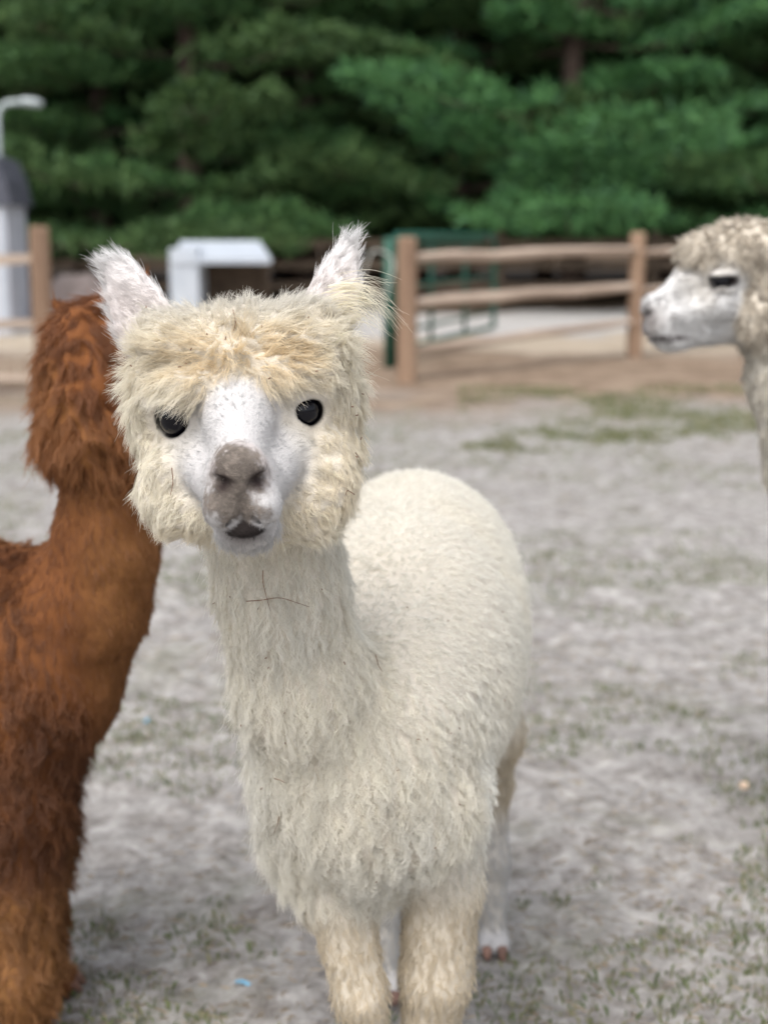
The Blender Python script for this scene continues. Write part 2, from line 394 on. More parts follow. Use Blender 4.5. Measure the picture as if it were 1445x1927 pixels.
def grow(name, parent, V, T, Nv, A, n, mat, seed, K=7, clump_mul=1.):
    """fleece: strands rooted on the body, gathered into locks.  A: dict of per-vertex arrays"""
    rng = np.random.RandomState(seed)
    e1, e2 = V[T[:, 1]] - V[T[:, 0]], V[T[:, 2]] - V[T[:, 0]]
    area = .5 * np.linalg.norm(np.cross(e1, e2), axis=1)
    def sample(wv, n):
        wt = area * wv[T].mean(1); cw = np.cumsum(wt); ti = np.searchsorted(cw, rng.rand(n) * cw[-1]); ti = np.minimum(ti, len(T) - 1)
        r1, r2 = np.sqrt(rng.rand(n)), rng.rand(n); bc = np.column_stack([1 - r1, r1 * (1 - r2), r1 * r2])
        return ti, bc
    def ip(arr, ti, bc):
        a = arr[T[ti]]; return (a * (bc[:, :, None] if a.ndim == 3 else bc)).sum(1)
    nrm = lambda v: v / (np.linalg.norm(v, axis=1, keepdims=True) + 1e-9)
    dens = A['dens']
    # seeds of locks
    sw = dens.clip(0, 1) / np.maximum(A['csize'], .002) ** 2
    sw[dens <= .01] = 0
    nseed = int((area * sw[T].mean(1)).sum() * clump_mul)
    ti, bc = sample(sw, nseed)
    sr = ip(V, ti, bc); sn = nrm(ip(Nv, ti, bc)); s = {k: ip(A[k], ti, bc) for k in A}
    D = s['dir'] + (rng.rand(nseed, 3) - .5) * s['mess'][:, None]
    tt = nrm(D - sn * (D * sn).sum(1, keepdims=True)); sb = np.cross(sn, tt)
    lift = np.clip(s['lift'] + (rng.rand(nseed) - .5) * .25 * (s['mess'] + .3), .03, 1)[:, None]
    d0 = nrm(sn * lift + tt * (1 - lift))
    Ls = s['L'] * (.75 + .5 * rng.rand(nseed)); ph = rng.rand(nseed) * 6.283; fq = s['freq'] * (.8 + .4 * rng.rand(nseed)); sg = np.where(rng.rand(nseed) < .5, -1, 1)
    n2_ = max(8, nseed // 14); pick = rng.choice(nseed, n2_, replace=False)
    k2 = kdtree.KDTree(n2_)
    for i, p in enumerate(sr[pick]): k2.insert(p, i)
    k2.balance(); sup = pick[np.fromiter((k2.find(p)[1] for p in sr), np.int64, nseed)]
    c2 = s['c2']
    d0 = nrm(d0 * (1 - .7 * c2[:, None]) + d0[sup] * .7 * c2[:, None]); pull = (sr[sup] - sr) * c2[:, None]
    big = .82 + .36 * rng.rand(nseed); Ls = Ls * (1 + (big[sup] - 1) * np.minimum(1, c2 * 2))
    kd = kdtree.KDTree(nseed)
    for i, p in enumerate(sr): kd.insert(p, i)
    kd.balance()
    ti, bc = sample(dens, n)
    hr = ip(V, ti, bc); hn = nrm(ip(Nv, ti, bc)); hL = ip(A['L'], ti, bc); hc = ip(A['col'], ti, bc); hrad = ip(A['rad'], ti, bc)
    near = np.fromiter((kd.find(p)[1] for p in hr), np.int64, n)
    rl = (.7 + .4 * rng.rand(n))
    fr = rng.randn(n, 3) * .10
    fly = rng.rand(n) < .025; rl[fly] *= 1.12; fr[fly] *= 2.6
    g = near; L = Ls[g] * rl
    pts = np.empty((n, K, 3), np.float32); rad = np.empty((n, K), np.float32)
    cl = s['clump'][g]; amp = s['amp'][g]; bend = s['bend'][g]
    grav = np.array([0, 0, -1.])
    for k in range(K):
        u = k / (K - 1)
        off = d0[g] * u + (tt[g] * .7 + grav * .3) * (bend * .5 * u * u)[:, None]
        wv = amp * min(1, u * 2.2)
        a = ph[g] + fq[g] * u * 6.283
        curl = (np.sin(a) * wv)[:, None] * sb[g] + (np.cos(a) * wv * .6 * sg[g])[:, None] * d0[g]
        p = hr - hn * .0015 + off * L[:, None] + curl + fr * (L * u)[:, None] + (sr[g] - hr) * (cl * u ** 1.1)[:, None] + pull[g] * u ** 1.3
        pts[:, k] = p; rad[:, k] = hrad * (1 - .75 * u ** 1.5)
    cu = bpy.data.hair_curves.new(name); cu.add_curves([K] * n)
    cu.attributes['position'].data.foreach_set('vector', pts.ravel())
    ra = cu.attributes.new('radius', 'FLOAT', 'POINT'); ra.data.foreach_set('value', rad.ravel())
    lv = (.86 + .2 * rng.rand(nseed))[g] * (.86 + .22 * rng.rand(n))
    c4 = np.ones((n, 4), np.float32); c4[:, :3] = np.clip(hc * lv[:, None], 0, .92)
    ca = cu.attributes.new('col', 'FLOAT_COLOR', 'CURVE'); ca.data.foreach_set('color', c4.ravel())
    return link(name, cu, parent, mat)

def alpaca(base, label, group, fr, prims, cuts, fine, h, hf, style, nfur, mat, feet, lump=1., seed=1):
    O, R, S = fr
    V, Q = implicit_mesh(prims, cuts, fine, h, hf)
    # region weights
    regs = sorted({p[6] for p in prims}); P3 = (V[:, 0], V[:, 1], V[:, 2])
    dm = {r: np.full(len(V), 9.) for r in regs}
    for p in prims: dm[p[6]] = np.minimum(dm[p[6]], pd(p, P3))
    mn = np.min(list(dm.values()), 0)
    W = {r: np.exp(-(dm[r] - mn) / .004) for r in regs}; tot = sum(W.values()); W = {r: W[r] / tot for r in regs}
    for r in ('wool', 'face', 'lip', 'nose', 'lower_lip', 'chin', 'ear', 'neck', 'body', 'leg', 'foot', 'head'): W.setdefault(r, np.zeros(len(V)))
    me = mesh_np('body', V, Q)
    Nv = np.empty(len(V) * 3, np.float32); me.vertex_normals.foreach_get('vector', Nv); Nv = Nv.reshape(-1, 3).astype(float)
    # uneven wool mass
    woolly = W['wool'] + W['neck'] * .35 + W['leg'] * .3 + W['body'] * .25 + W['head']
    lumps = (fbm(V * 55, seed + 3, 2) - .5) * .016 + (fbm(V * 24, seed, 2) - .5) * .018
    V = V + Nv * (lumps * woolly * lump)[:, None]
    me.vertices.foreach_set('co', V.astype(np.float32).ravel()); me.update()
    me.vertex_normals.foreach_get('vector', (nv := np.empty(len(V) * 3, np.float32))); Nv = nv.reshape(-1, 3).astype(float)
    loc = (V - O) @ R / S
    A = style(V, Nv, loc, W)
    set_col(me, A.pop('skin'))
    root = empty('alpaca', base, label, 'alpaca', group); B = np.array(base)
    V = V - B; me.vertices.foreach_set('co', V.astype(np.float32).ravel()); me.update()
    link('body', me, root, SKIN)
    for s in (-1, 1): uv_sphere('eye', O + S * (R @ (EYE * [s, 1, 1])) - B, EYE_R * S, m_eye, root)
    for p, f in feet:
        p, f = np.array(p), np.array(f); sd = np.array([-f[1], f[0], 0])
        for q in (-1, 1):
            c = p + f * .048 + sd * q * .014 - B
            mb = MB(); mb.tube([c + [0, 0, .026] - f * .012, c + [0, 0, .022] + f * .004, c + [0, 0, .008] + f * .016], [.011, .010, .005], 8, squash=.8); mb.build('toenail', M_NAIL, root, True)
    T = np.vstack([Q[:, [0, 1, 2]], Q[:, [0, 2, 3]]])
    A['dens'] = A['dens'] * (1 if True else 0)
    fl = grow('fleece', root, V, T, Nv, A, nfur, mat, seed)
    return root, loc

def blank(V):
    n = len(V)
    return {k: np.zeros(n) for k in ('dens', 'L', 'lift', 'amp', 'freq', 'clump', 'csize', 'rad', 'mess', 'bend', 'c2')} | {'dir': np.zeros((n, 3)), 'col': np.zeros((n, 3))}
def fill(A, W, reg, dir, col, **kw):
    w = W[reg]
    for k, v in kw.items(): A[k] += w * v
    A['dir'] += w[:, None] * dir; A['col'] += w[:, None] * col
def nrm_(v): return v / (np.linalg.norm(v, axis=1, keepdims=True) + 1e-9)
def lerp(a, b, t): return a + (b - a) * t[:, None]
def gau(loc, c, r): return np.exp(-(((loc - np.array(c)) / np.array(r)) ** 2).sum(1))

# ---------------------------------------------------------------- the cream alpaca in front
roll = math.radians(3.3)
xr = math.cos(roll) * CR + math.sin(roll) * CU; zu = -math.sin(roll) * CR + math.cos(roll) * CU
yaw, pit = math.radians(5.5), math.radians(6)
fwd_w = -CF * math.cos(yaw) * math.cos(pit) + xr * math.sin(yaw) - zu * math.sin(pit); fwd_w /= np.linalg.norm(fwd_w)
xr = xr - fwd_w * (xr @ fwd_w); xr /= np.linalg.norm(xr); zu = zu - fwd_w * (zu @ fwd_w) - xr * (zu @ xr); zu /= np.linalg.norm(zu)
W_FR = (np.array([0, 0, CAMZ]) + ray(451, 780) * (1.6 / F), np.column_stack([xr, fwd_w, zu]), 1.0)
wool_w = [((.012, -.06, .043), (.104, .085, .072), .03), ((.012, -.070, -.025), (.119, .085, .092), .03),
          ((-.078, -.034, -.068), (.037, .050, .050), .02), ((.089, -.036, -.066), (.040, .052, .054), .02),
          ((-.050, -.014, -.104), (.038, .040, .030), .02), ((.064, -.016, -.102), (.046, .044, .036), .02),
          ((.01, -.05, -.10), (.084, .06, .042), .02), ((-.088, -.050, .012), (.032, .045, .055), .02), ((.104, -.052, .014), (.032, .045, .055), .02),
          ((-.076, -.020, .056), (.033, .034, .030), .012), ((.091, -.022, .060), (.035, .034, .030), .012),
          ((-.052, .025, .0395), (.032, .022, .020), .004), ((.040, .026, .046), (.034, .022, .020), .004), ((.076, .012, .042), (.026, .020, .018), .004), ((-.006, .020, .062), (.026, .02, .018), .004),
          ((-.036, .014, .070), (.030, .022, .018), .005), ((.030, .014, .078), (.034, .022, .018), .005), ((.078, .004, .074), (.034, .026, .022), .006), ((-.074, .002, .076), (.032, .026, .022), .006),
          ((.005, -.006, .088), (.066, .034, .024), .010), ((-.062, -.035, .092), (.040, .045, .022), .012), ((.074, -.035, .096), (.042, .045, .022), .012)]
ears_w = [((-.088, -.055, .084), (-.117, -.050, .160), (.88, .25, .47), .033, .020),
          ((.098, -.055, .088), (.128, -.050, .170), (.95, .25, -.2), .031, .014)]
pw, cw = head_prims(W_FR, wool_w, ears_w)
nk = [at_y(505, 960, 1.715), at_y(530, 1110, 1.735), at_y(572, 1290, 1.765), at_y(620, 1450, 1.82), at_y(650, 1560, 1.88)]
pw += chain(nk, [.078, .072, .076, .094, .112], .03, 'neck')
pw += [ell((-.014, 1.88, .660), (.108, .165, .155), .05, 'body'), ell((.012, 2.08, .690), (.134, .30, .188), .10, 'body'),
       ell((.040, 2.26, .705), (.150, .30, .200), .12, 'body'), ell((.056, 2.46, .70), (.150, .25, .205), .12, 'body'), cap((-.035, 1.80, .60), (.04, 1.82, .60), .078, .080, .03, 'body')]
FLW, FRW = (-.018, 1.80, 0), (.062, 1.86, 0); HLW, HRW = (.005, 2.44, 0), (.205, 2.60, 0)
pw += chain([(-.066, 1.85, .60), (-.060, 1.83, .48), (-.030, 1.80, .345), (-.020, 1.80, .30), (-.018, 1.80, .05)], [.066, .046, .032, .021, .018], .02, 'leg')
pw += chain([(.075, 1.88, .60), (.078, 1.87, .48), (.070, 1.85, .345), (.064, 1.85, .28), (.062, 1.86, .05)], [.072, .052, .046, .034, .022], .02, 'leg')
pw += chain([(.14, 2.52, .62), (.178, 2.54, .45), (.195, 2.66, .31), (.203, 2.62, .17), (.205, 2.60, .04)], [.10, .066, .040, .027, .022], .03, 'leg')
pw += chain([(.00, 2.47, .62), (-.01, 2.40, .46), (.00, 2.55, .30), (.005, 2.47, .15), (.005, 2.44, .04)], [.10, .066, .030, .022, .020], .03, 'leg')
for p in (FLW, FRW, HLW, HRW): pw += foot(p, (0, -1, 0))

CREAM = np.array([.88, .83, .71]); TAN = np.array([.80, .655, .43]); WHITE = np.array([.60, .597, .595]); BODYC = np.array([.84, .82, .75]); LEGT = np.array([.61, .52, .38]); PINK = np.array([.74, .55, .50])
MUD = np.array([.118, .100, .086])
def style_white(V, Nv, loc, W):
    A = blank(V); O, R, S = W_FR
    dl = lambda v: np.tile(R @ np.array(v, float), (len(V), 1))
    x, y, z = loc.T
    out = np.column_stack([np.sign(x) * np.clip(np.abs(x) * 12, 0, 1) * (1 - .75 * sstep(.075, .105, np.abs(x)) * sstep(.11, .08, z)), np.full(len(x), .2), np.clip((z - .065) * 12, -1., 1.0)]) @ R.T
    n1 = fbm(V * 30, 11, 2); n2 = fbm(V * 9, 4, 2)
    woolc = lerp(np.tile(CREAM, (len(V), 1)), TAN, np.clip(gau(loc, (.01, .01, .055), (.075, .06, .032)) * 1.3 * sstep(.25, .6, n1) + .2 * sstep(.5, .75, n2), 0, .85))
    woolc = lerp(woolc, WHITE, .5 * sstep(.085, .12, z))
    up = sstep(.07, .11, z)
    fill(A, W, 'wool', out, woolc, dens=1.35, L=.015 + .008 * sstep(.0, .04, z) - .007 * sstep(.085, .11, z), lift=.34 + .20 * up, amp=.0022, freq=1.0, clump=.6, csize=.0055, rad=.00022, mess=.7, bend=.7, c2=.42)
    fill(A, W, 'head', out, woolc, dens=1.35, L=.020, lift=.42, amp=.0022, freq=1.0, clump=.6, csize=.0055, rad=.00022, mess=.7, bend=.7, c2=.42)
    back = np.column_stack([x * 6, np.full(len(x), -1.), np.full(len(x), .1)]) @ R.T
    fill(A, W, 'face', back, lerp(np.tile(WHITE, (len(V), 1)), CREAM * .95, .5 * sstep(.035, .06, np.abs(x)) * sstep(.06, .0, y)), dens=2.8, L=.009 + .006 * sstep(.03, .06, np.abs(x)) * sstep(.05, .0, y), lift=.17, amp=.0004, freq=1, clump=.45, csize=.0045, rad=.00019, mess=.3, bend=.15, c2=.1)
    dn = np.column_stack([x * 10, np.full(len(x), -.4), np.full(len(x), -.8)]) @ R.T
    fill(A, W, 'lip', dn, WHITE, dens=1.0, L=.006, lift=.25, amp=0, freq=0, clump=.3, csize=.004, rad=.0002, mess=.3, bend=.1)
    fill(A, W, 'nose', dn, WHITE, dens=.9, L=.003, lift=.3, amp=0, freq=0, clump=.2, csize=.004, rad=.0002, mess=.5, bend=.1)
    fill(A, W, 'lower_lip', dn, np.array([.10, .085, .08]), dens=.8, L=.004, lift=.3, amp=0, freq=0, clump=.2, csize=.004, rad=.0002, mess=.3, bend=.1)
    fill(A, W, 'chin', dn, lerp(np.tile(WHITE * 1.1, (len(V), 1)), CREAM, sstep(.08, .02, y)), dens=1.2, L=.014 + .010 * sstep(.09, .05, y), lift=.28, amp=.001, freq=1, clump=.5, csize=.006, rad=.00022, mess=.4, bend=.3)
    ed = np.column_stack([np.where(x < 0, -.45, .2) + np.where(x < 0, -.35, .35), np.full(len(x), .0), np.full(len(x), .75)]) @ R.T
    inner = sstep(.0, .5, (Nv @ (R @ np.array([0, 1., 0])))) * sstep(.19, .12, z)
    fill(A, W, 'ear', ed, lerp(np.tile(WHITE * 1.42, (len(V), 1)), PINK, inner * .2), dens=1.7, L=.022 - .004 * inner, lift=.14, amp=.001, freq=1, clump=.6, csize=.006, rad=.00022, mess=.35, bend=.2)
    down = np.tile([0.05, .1, -1.], (len(V), 1))
    nc = lerp(np.tile(BODYC, (len(V), 1)), CREAM, .45 * sstep(.35, .7, n2))
    low = sstep(1.0, .75, V[:, 2])
    fill(A, W, 'neck', down, nc, dens=.95, L=.020 + .014 * low, lift=.26, amp=.0018 + .0026 * low, freq=1.5 + .9 * low, clump=.86 + .1 * low, csize=.0060 + .0034 * low, rad=.00022, mess=.5, bend=.35, c2=.25)
    bd = np.tile([0.12, .25, -.9], (len(V), 1)); bfront = sstep(2.0, 1.86, V[:, 1]) * sstep(.80, .68, V[:, 2])
    W['chest'] = W['body'] * bfront; W['body'] = W['body'] * (1 - bfront)
    fill(A, W, 'chest', down, nc, dens=1.0, L=.029, lift=.27, amp=.0044, freq=2.3, clump=.96, csize=.010, rad=.00023, mess=.7, bend=.35, c2=.3)
    fill(A, W, 'body', bd, lerp(np.tile(BODYC, (len(V), 1)), CREAM, .4 * sstep(.4, .8, n2)), dens=.62, L=.012, lift=.42, amp=.0008, freq=1.5, clump=.4, csize=.0042, rad=.00028, mess=1.0, bend=.3, c2=.2)
    lc = lerp(np.tile(LEGT, (len(V), 1)), BODYC, sstep(.42, .56, V[:, 2]) + .25 * n1)
    inn = sstep(.0, -.6, Nv[:, 1]) * 0
    fill(A, W, 'leg', down, lc, dens=.6, L=.017, lift=.25, amp=.0018, freq=1.8, clump=.8, csize=.007, rad=.0003, mess=.5, bend=.3)
    fill(A, W, 'foot', down, WHITE, dens=.5, L=.012, lift=.2, amp=0, freq=0, clump=.5, csize=.006, rad=.0003, mess=.3, bend=.3)
    # hind shins are white
    sh = sstep(2.2, 2.3, V[:, 1]) * sstep(.30, .22, V[:, 2]); A['col'] = lerp(A['col'], WHITE, sh)
    # muddy nose
    nm = fbm(loc * 130, 2, 3)
    mud = np.clip(gau(loc, (-.010, .135, -.048), (.026, .05, .028)) * 1.6, 0, 1.15) + gau(loc, (-.026, .13, -.086), (.028, .05, .022)) * .9 + gau(loc, (.010, .13, -.096), (.03, .05, .016)) * .6 + .5 * gau(loc, (.02, .13, -.058), (.014, .04, .014))
    fine = noise(loc * 420, 8)
    md = sstep(.32, .95, mud + (nm - .5) * .9 + (fine - .5) * .35) * sstep(.055, .085, y)
    mudc = lerp(np.tile(MUD, (len(V), 1)), MUD * 2.0, sstep(.35, .85, .55 * nm + .45 * fine))
    under = np.clip(W['wool'] + W['head'] + W['neck'] + W['body'] + W.get('chest', 0) + .8 * W['leg'], 0, 1)  # skin below the fleece, darkened to stand in for shade between locks
    skin = lerp(lerp(A['col'] * [.94, .92, .92], np.array([.56, .51, .43]), under * .8), 0, 0 * x)
    skin = skin + (mudc - skin) * md[:, None]
    skin = lerp(skin, np.array([.62, .52, .49]), W['nose'] * (1 - md) * .6)
    A['col'] = A['col'] + (mudc * 1.15 - A['col']) * (md * .9)[:, None]
    A['dens'] = A['dens'] * (1 - .8 * md * np.clip(W['nose'] * 1.5, 0, 1))
    for s in (-1, 1):
        nd = np.exp(-(np.linalg.norm(loc - [s * .019 - .004, .133, -.062], axis=1) / .0095) ** 2)
        skin = lerp(skin, np.array([.025, .016, .016]), np.clip(nd * 1.5, 0, 1)); A['dens'] *= 1 - np.clip(nd * 1.3, 0, 1)
        e = np.linalg.norm(loc - EYE * [s, 1, 1], axis=1)
        rim = sstep(EYE_R + .0065, EYE_R + .002, e)
        skin = lerp(skin, np.array([.03, .025, .025]), rim); A['dens'] *= sstep(EYE_R + .003, EYE_R + .0095, e); away = nrm_(loc - EYE * [s, 1, 1]) @ R.T; A['dir'] = lerp(A['dir'], 0, sstep(.040, .024, e)) + away * sstep(.040, .024, e)[:, None]; A['L'] *= 1 - .68 * sstep(.046, .024, e) * sstep(-.045, -.02, y)
    mo = sstep(1.2, .8, ((x + .003) / .0220) ** 2 + ((z + .1105) / .0095) ** 2) * sstep(.085, .095, y) * (1 - sstep(.3, .7, W['lip']))
    skin = lerp(skin, np.array([.018, .014, .013]), mo); A['col'] = lerp(A['col'], np.array([.018, .014, .013]), mo)
    A['skin'] = skin
    return A
lo = np.array([-.33, 1.42, .98]); hi = np.array([.06, 1.80, 1.36])
root_w, _ = alpaca((.02, 2.15, 0), 'cream white alpaca facing forward with curly topknot and muddy nose', 'alpacas in the paddock', W_FR, pw, cw, (lo, hi), .011, .0028, style_white, 300000, FUR,
       [(p, (0, -1., 0)) for p in (FLW, FRW, HLW, HRW)], 1., 1)

# long silky tuft on one ear, and bits of dry plant caught in the fleece
def lock(name, parent, base, paths, n, col, mat, seed, rad=.00022):
    rng = np.random.RandomState(seed); K = 8; pts = []; cols = []
    for path in paths:
        path = np.array(path, float); tt = np.linspace(0, 1, len(path)); u = np.linspace(0, 1, K)
        c = np.column_stack([np.interp(u, tt, path[:, i]) for i in range(3)])
        c[1:-1] = (c[:-2] + 2 * c[1:-1] + c[2:]) / 4
        for q in range(n):
            L = .65 + .4 * rng.rand(); o = rng.randn(3) * [.007, .004, .007]; o2 = rng.randn(3) * .013
            uu = np.clip(u * L, 0, 1); cc = np.column_stack([np.interp(uu, u, c[:, i]) for i in range(3)])
            pts.append(cc + o + o2 * uu[:, None] ** 2); cols.append(col * (.88 + .2 * rng.rand()))
    pts = np.array(pts); m_ = len(pts); O, R, S = base
    pts = O + S * (pts @ R.T) - np.array(parent.location)
    cu = bpy.data.hair_curves.new(name); cu.add_curves([K] * m_)
    cu.attributes['position'].data.foreach_set('vector', pts.astype(np.float32).ravel())
    ra = cu.attributes.new('radius', 'FLOAT', 'POINT'); ra.data.foreach_set('value', np.tile(rad * (1 - .7 * np.linspace(0, 1, K) ** 1.5), m_).astype(np.float32))
    c4 = np.ones((m_, 4), np.float32); c4[:, :3] = np.clip(cols, 0, .9); ca = cu.attributes.new('col', 'FLOAT_COLOR', 'CURVE'); ca.data.foreach_set('color', c4.ravel())
    return link(name, cu, parent, mat)
lock('ear_tuft', root_w, W_FR, [[(.102, -.030, .116), (.130, -.018, .124), (.156, -.018, .112), (.170, -.022, .088)],
                                [(.104, -.030, .106), (.126, -.018, .112), (.148, -.018, .098), (.158, -.022, .080)],
                                [(.112, -.030, .130), (.136, -.020, .134), (.156, -.020, .118), (.168, -.022, .096)]], 50, CREAM * [1, .99, .95], FUR, 5)
from mathutils.bvhtree import BVHTree
bpy.context.view_layer.update()
_b = [c for c in root_w.children if c.name.startswith('body')][0].data
BV = BVHTree.FromPolygons([v.co + root_w.location for v in _b.vertices], [tuple(p.vertices) for p in _b.polygons])
def on_fleece(u, v, lift=.010):
    d = ray(u, v); d /= np.linalg.norm(d); h = BV.ray_cast(Vector((0, 0, CAMZ)), Vector(d))
    return None if h[0] is None else np.array(h[0]) + np.array(h[1]) * lift
M_STEM = noisy_mat('dry_stem', (.10, .045, .025), (.24, .12, .07), 60, .8)
stems = [([(498, 1066), (500, 1090), (506, 1118), (512, 1142)], 'thin dark stem hanging upright on the upper neck fleece'),
         ([(470, 1127), (500, 1124), (525, 1118), (552, 1128), (578, 1138)], 'long bent stem lying across the neck fleece'),
         ([(440, 598), (441, 612), (440, 627)], 'short red-brown stem stuck in the topknot'),
         ([(340, 880), (334, 905), (325, 932)], 'thin straw on the cheek beside the muddy nose'),
         ([(655, 858), (668, 872), (684, 900)], 'curved dark stem caught in the cheek wool under the tufted ear'),
         ([(655, 925), (646, 918), (642, 928)], 'tiny curled stem at the edge of the cheek wool'),
         ([(536, 1530), (532, 1545), (526, 1562)], 'short brown needle at the lower chest fleece'),
         ([(524, 1456), (534, 1460), (545, 1467)], 'flat brown chaff piece on the chest fleece'),
         ([(497, 1538), (497, 1556), (498, 1572)], 'dark needle at the edge of the chest fleece'),
         ([(692, 1236), (702, 1258), (712, 1270)], 'red-brown needle where the neck meets the shoulder')]
for px, lab in stems:
    P_ = [on_fleece(u, v) for u, v in px]; P_ = [p for p in P_ if p is not None]
    if len(P_) < 2: continue
    A_ = np.array(P_) - P_[0]; u_ = np.linspace(0, len(A_) - 1, 14); A_ = np.column_stack([np.interp(u_, np.arange(len(A_)), A_[:, q]) for q in range(3)])
    for _ in range(3): A_[1:-1] = (A_[:-2] + 2 * A_[1:-1] + A_[2:]) / 4
    o = MB().tube(list(A_), [.0006 - .0003 * q / 13 for q in range(14)], 5).build('dry_stem', M_STEM, None, True); o.location = tuple(P_[0]); tag(o, lab, 'stem', 'plant bits caught in the fleece')
rng = np.random.RandomState(77); mb = MB()
for q in range(70):
    u, v = (rng.uniform(240, 690), rng.uniform(580, 1020)) if q < 40 else (rng.uniform(370, 940), rng.uniform(1040, 1650))
    p = on_fleece(u, v, .012)
    if p is not None and not (300 < u < 620 and 720 < v < 1030): d_ = rng.randn(3); d_ *= .0016 / np.linalg.norm(d_); mb.tube([p - d_ * rng.uniform(.5, 1.6), p + d_], .0006, 4)
ch = mb.build('chaff', M_STEM, root_w); ch['kind'] = 'stuff'; ch.location = tuple(-np.array(root_w.location))

# ---------------------------------------------------------------- the brown alpaca, head turned away
hb = at_y(192, 708, 2.27)
fw = np.array([.35, .93, -.12]); fw /= np.linalg.norm(fw); rt = np.cross(fw, [0, 0, 1]); rt /= np.linalg.norm(rt); upb = np.cross(rt, fw)
B_FR = (hb + fw * .05, np.column_stack([rt, fw, upb]), .95)
wool_b = [((0, -.07, .045), (.078, .085, .070), .03), ((0, -.075, -.03), (.086, .085, .09), .03), ((0, -.075, -.095), (.084, .075, .065), .03),
          ((-.02, -.10, -.10), (.05, .05, .055), .02), ((.045, -.09, -.10), (.05, .05, .05), .02), ((-.035, -.06, -.11), (.04, .05, .05), .02), ((0, -.03, .07), (.06, .06, .05), .02)]
ears_b = [((-.05, -.05, .085), (-.085, -.06, .115), (.3, .9, .2), .026, .012), ((.05, -.05, .085), (.07, -.05, .16), (.9, .3, -.2), .026, .012)]
pb, cb = head_prims(B_FR, wool_b, ears_b)
nb = [at_y(195, 800, 2.27), at_y(208, 930, 2.27), at_y(200, 1030, 2.28), at_y(160, 1140, 2.30), at_y(80, 1270, 2.32)]
pb += chain(nb, [.068, .064, .075, .094, .13], .04, 'neck')
pb += [ell((-.635, 2.33, .645), (.185, .15, .195), .06, 'body'), ell((-.92, 2.36, .67), (.30, .175, .20), .08, 'body'), ell((-1.22, 2.38, .69), (.22, .17, .20), .08, 'body')]
F1, F2, H1, H2 = (-.592, 2.24, 0), (-.60, 2.44, 0), (-1.34, 2.28, 0), (-1.30, 2.48, 0)
pb += chain([(-.575, 2.27, .60), (-.585, 2.25, .44), (-.592, 2.24, .30), (-.592, 2.24, .14), (-.592, 2.24, .04)], [.11, .070, .052, .048, .034], .05, 'leg')
pb += chain([(-.58, 2.40, .60), (-.59, 2.43, .44), (-.60, 2.44, .30), (-.60, 2.44, .04)], [.09, .06, .05, .034], .05, 'leg')
pb += chain([(-1.24, 2.30, .60), (-1.22, 2.29, .46), (-1.38, 2.28, .30), (-1.34, 2.28, .04)], [.11, .07, .04, .032], .05, 'leg')
pb += chain([(-1.22, 2.46, .60), (-1.20, 2.47, .46), (-1.34, 2.48, .30), (-1.30, 2.48, .04)], [.11, .07, .04, .032], .05, 'leg')
for p in (F1, F2, H1, H2): pb += foot(p, (1, 0, 0))
RUST, DARKB, ORNG = np.array([.205, .078, .027]), np.array([.082, .029, .012]), np.array([.35, .165, .06])
def style_brown(V, Nv, loc, W):
    A = blank(V); O, R, S = B_FR
    n1 = fbm(V * 14, 31, 3); n2 = fbm(V * 5, 8, 2); x, y, z = loc.T
    c = lerp(lerp(np.tile(RUST, (len(V), 1)), DARKB, .65 * sstep(.45, .7, n1)), ORNG, .8 * sstep(.42, .7, n2))
    down = np.tile([0., 0, -1.], (len(V), 1))
    hc = lerp(c, ORNG * [.95, .75, .7], .35 + 0 * x)
    for r in ('wool', 'head'):
        fill(A, W, r, down + np.column_stack([x * 5, 0 * x, 0 * x]) @ R.T, hc, dens=1.5, L=.030, lift=.34, amp=.003, freq=1.2, clump=.85, csize=.010, rad=.00036, mess=.6, bend=.7, c2=.45)
    for r in ('face', 'lip', 'nose', 'chin', 'lower_lip', 'ear'):
        fill(A, W, r, down * -1 if r == 'ear' else down, RUST, dens=.6, L=.014, lift=.3, amp=0, freq=0, clump=.4, csize=.008, rad=.0004, mess=.4, bend=.2)
    nc = lerp(c, RUST * 1.1, .6 + 0 * x)
    fill(A, W, 'neck', down + [.25, 0, 0], lerp(nc, ORNG, .6 * sstep(-.50, -.40, V[:, 0]) * sstep(1.0, .8, V[:, 2])), dens=.8, L=.014, lift=.3, amp=.001, freq=1, clump=.5, csize=.009, rad=.0004, mess=.6, bend=.3)  # lighter orange down the neck front paints in its rim light
    fill(A, W, 'body', down, c, dens=.8, L=.026, lift=.30, amp=.003, freq=2.2, clump=.95, csize=.012, rad=.00042, mess=.5, bend=.3, c2=.3)
    fill(A, W, 'leg', down, lerp(lerp(c, DARKB, .25 * sstep(.55, .45, V[:, 2]) * sstep(.30, .42, V[:, 2])), ORNG * .85, .6 * sstep(.38, .26, V[:, 2])), dens=1.0, L=.030, lift=.36, amp=.004, freq=1.6, clump=.88, csize=.013, rad=.00042, mess=1.1, bend=.4, c2=.35)
    fill(A, W, 'foot', down, RUST, dens=.6, L=.02, lift=.3, amp=0, freq=0, clump=.5, csize=.01, rad=.0004, mess=.4, bend=.3)
    A['skin'] = A['col'] * .8
    return A
alpaca((-.9, 2.35, 0), 'rust brown alpaca standing side-on with its woolly head turned away', 'alpacas in the paddock', B_FR, pb, cb, (hb - [.16, .2, .22], hb + [.16, .2, .2]), .013, .006, style_brown, 120000, FUR_DARK,
       [(p, (1., 0, 0)) for p in (F1, F2, H1, H2)], 1.4, 41)

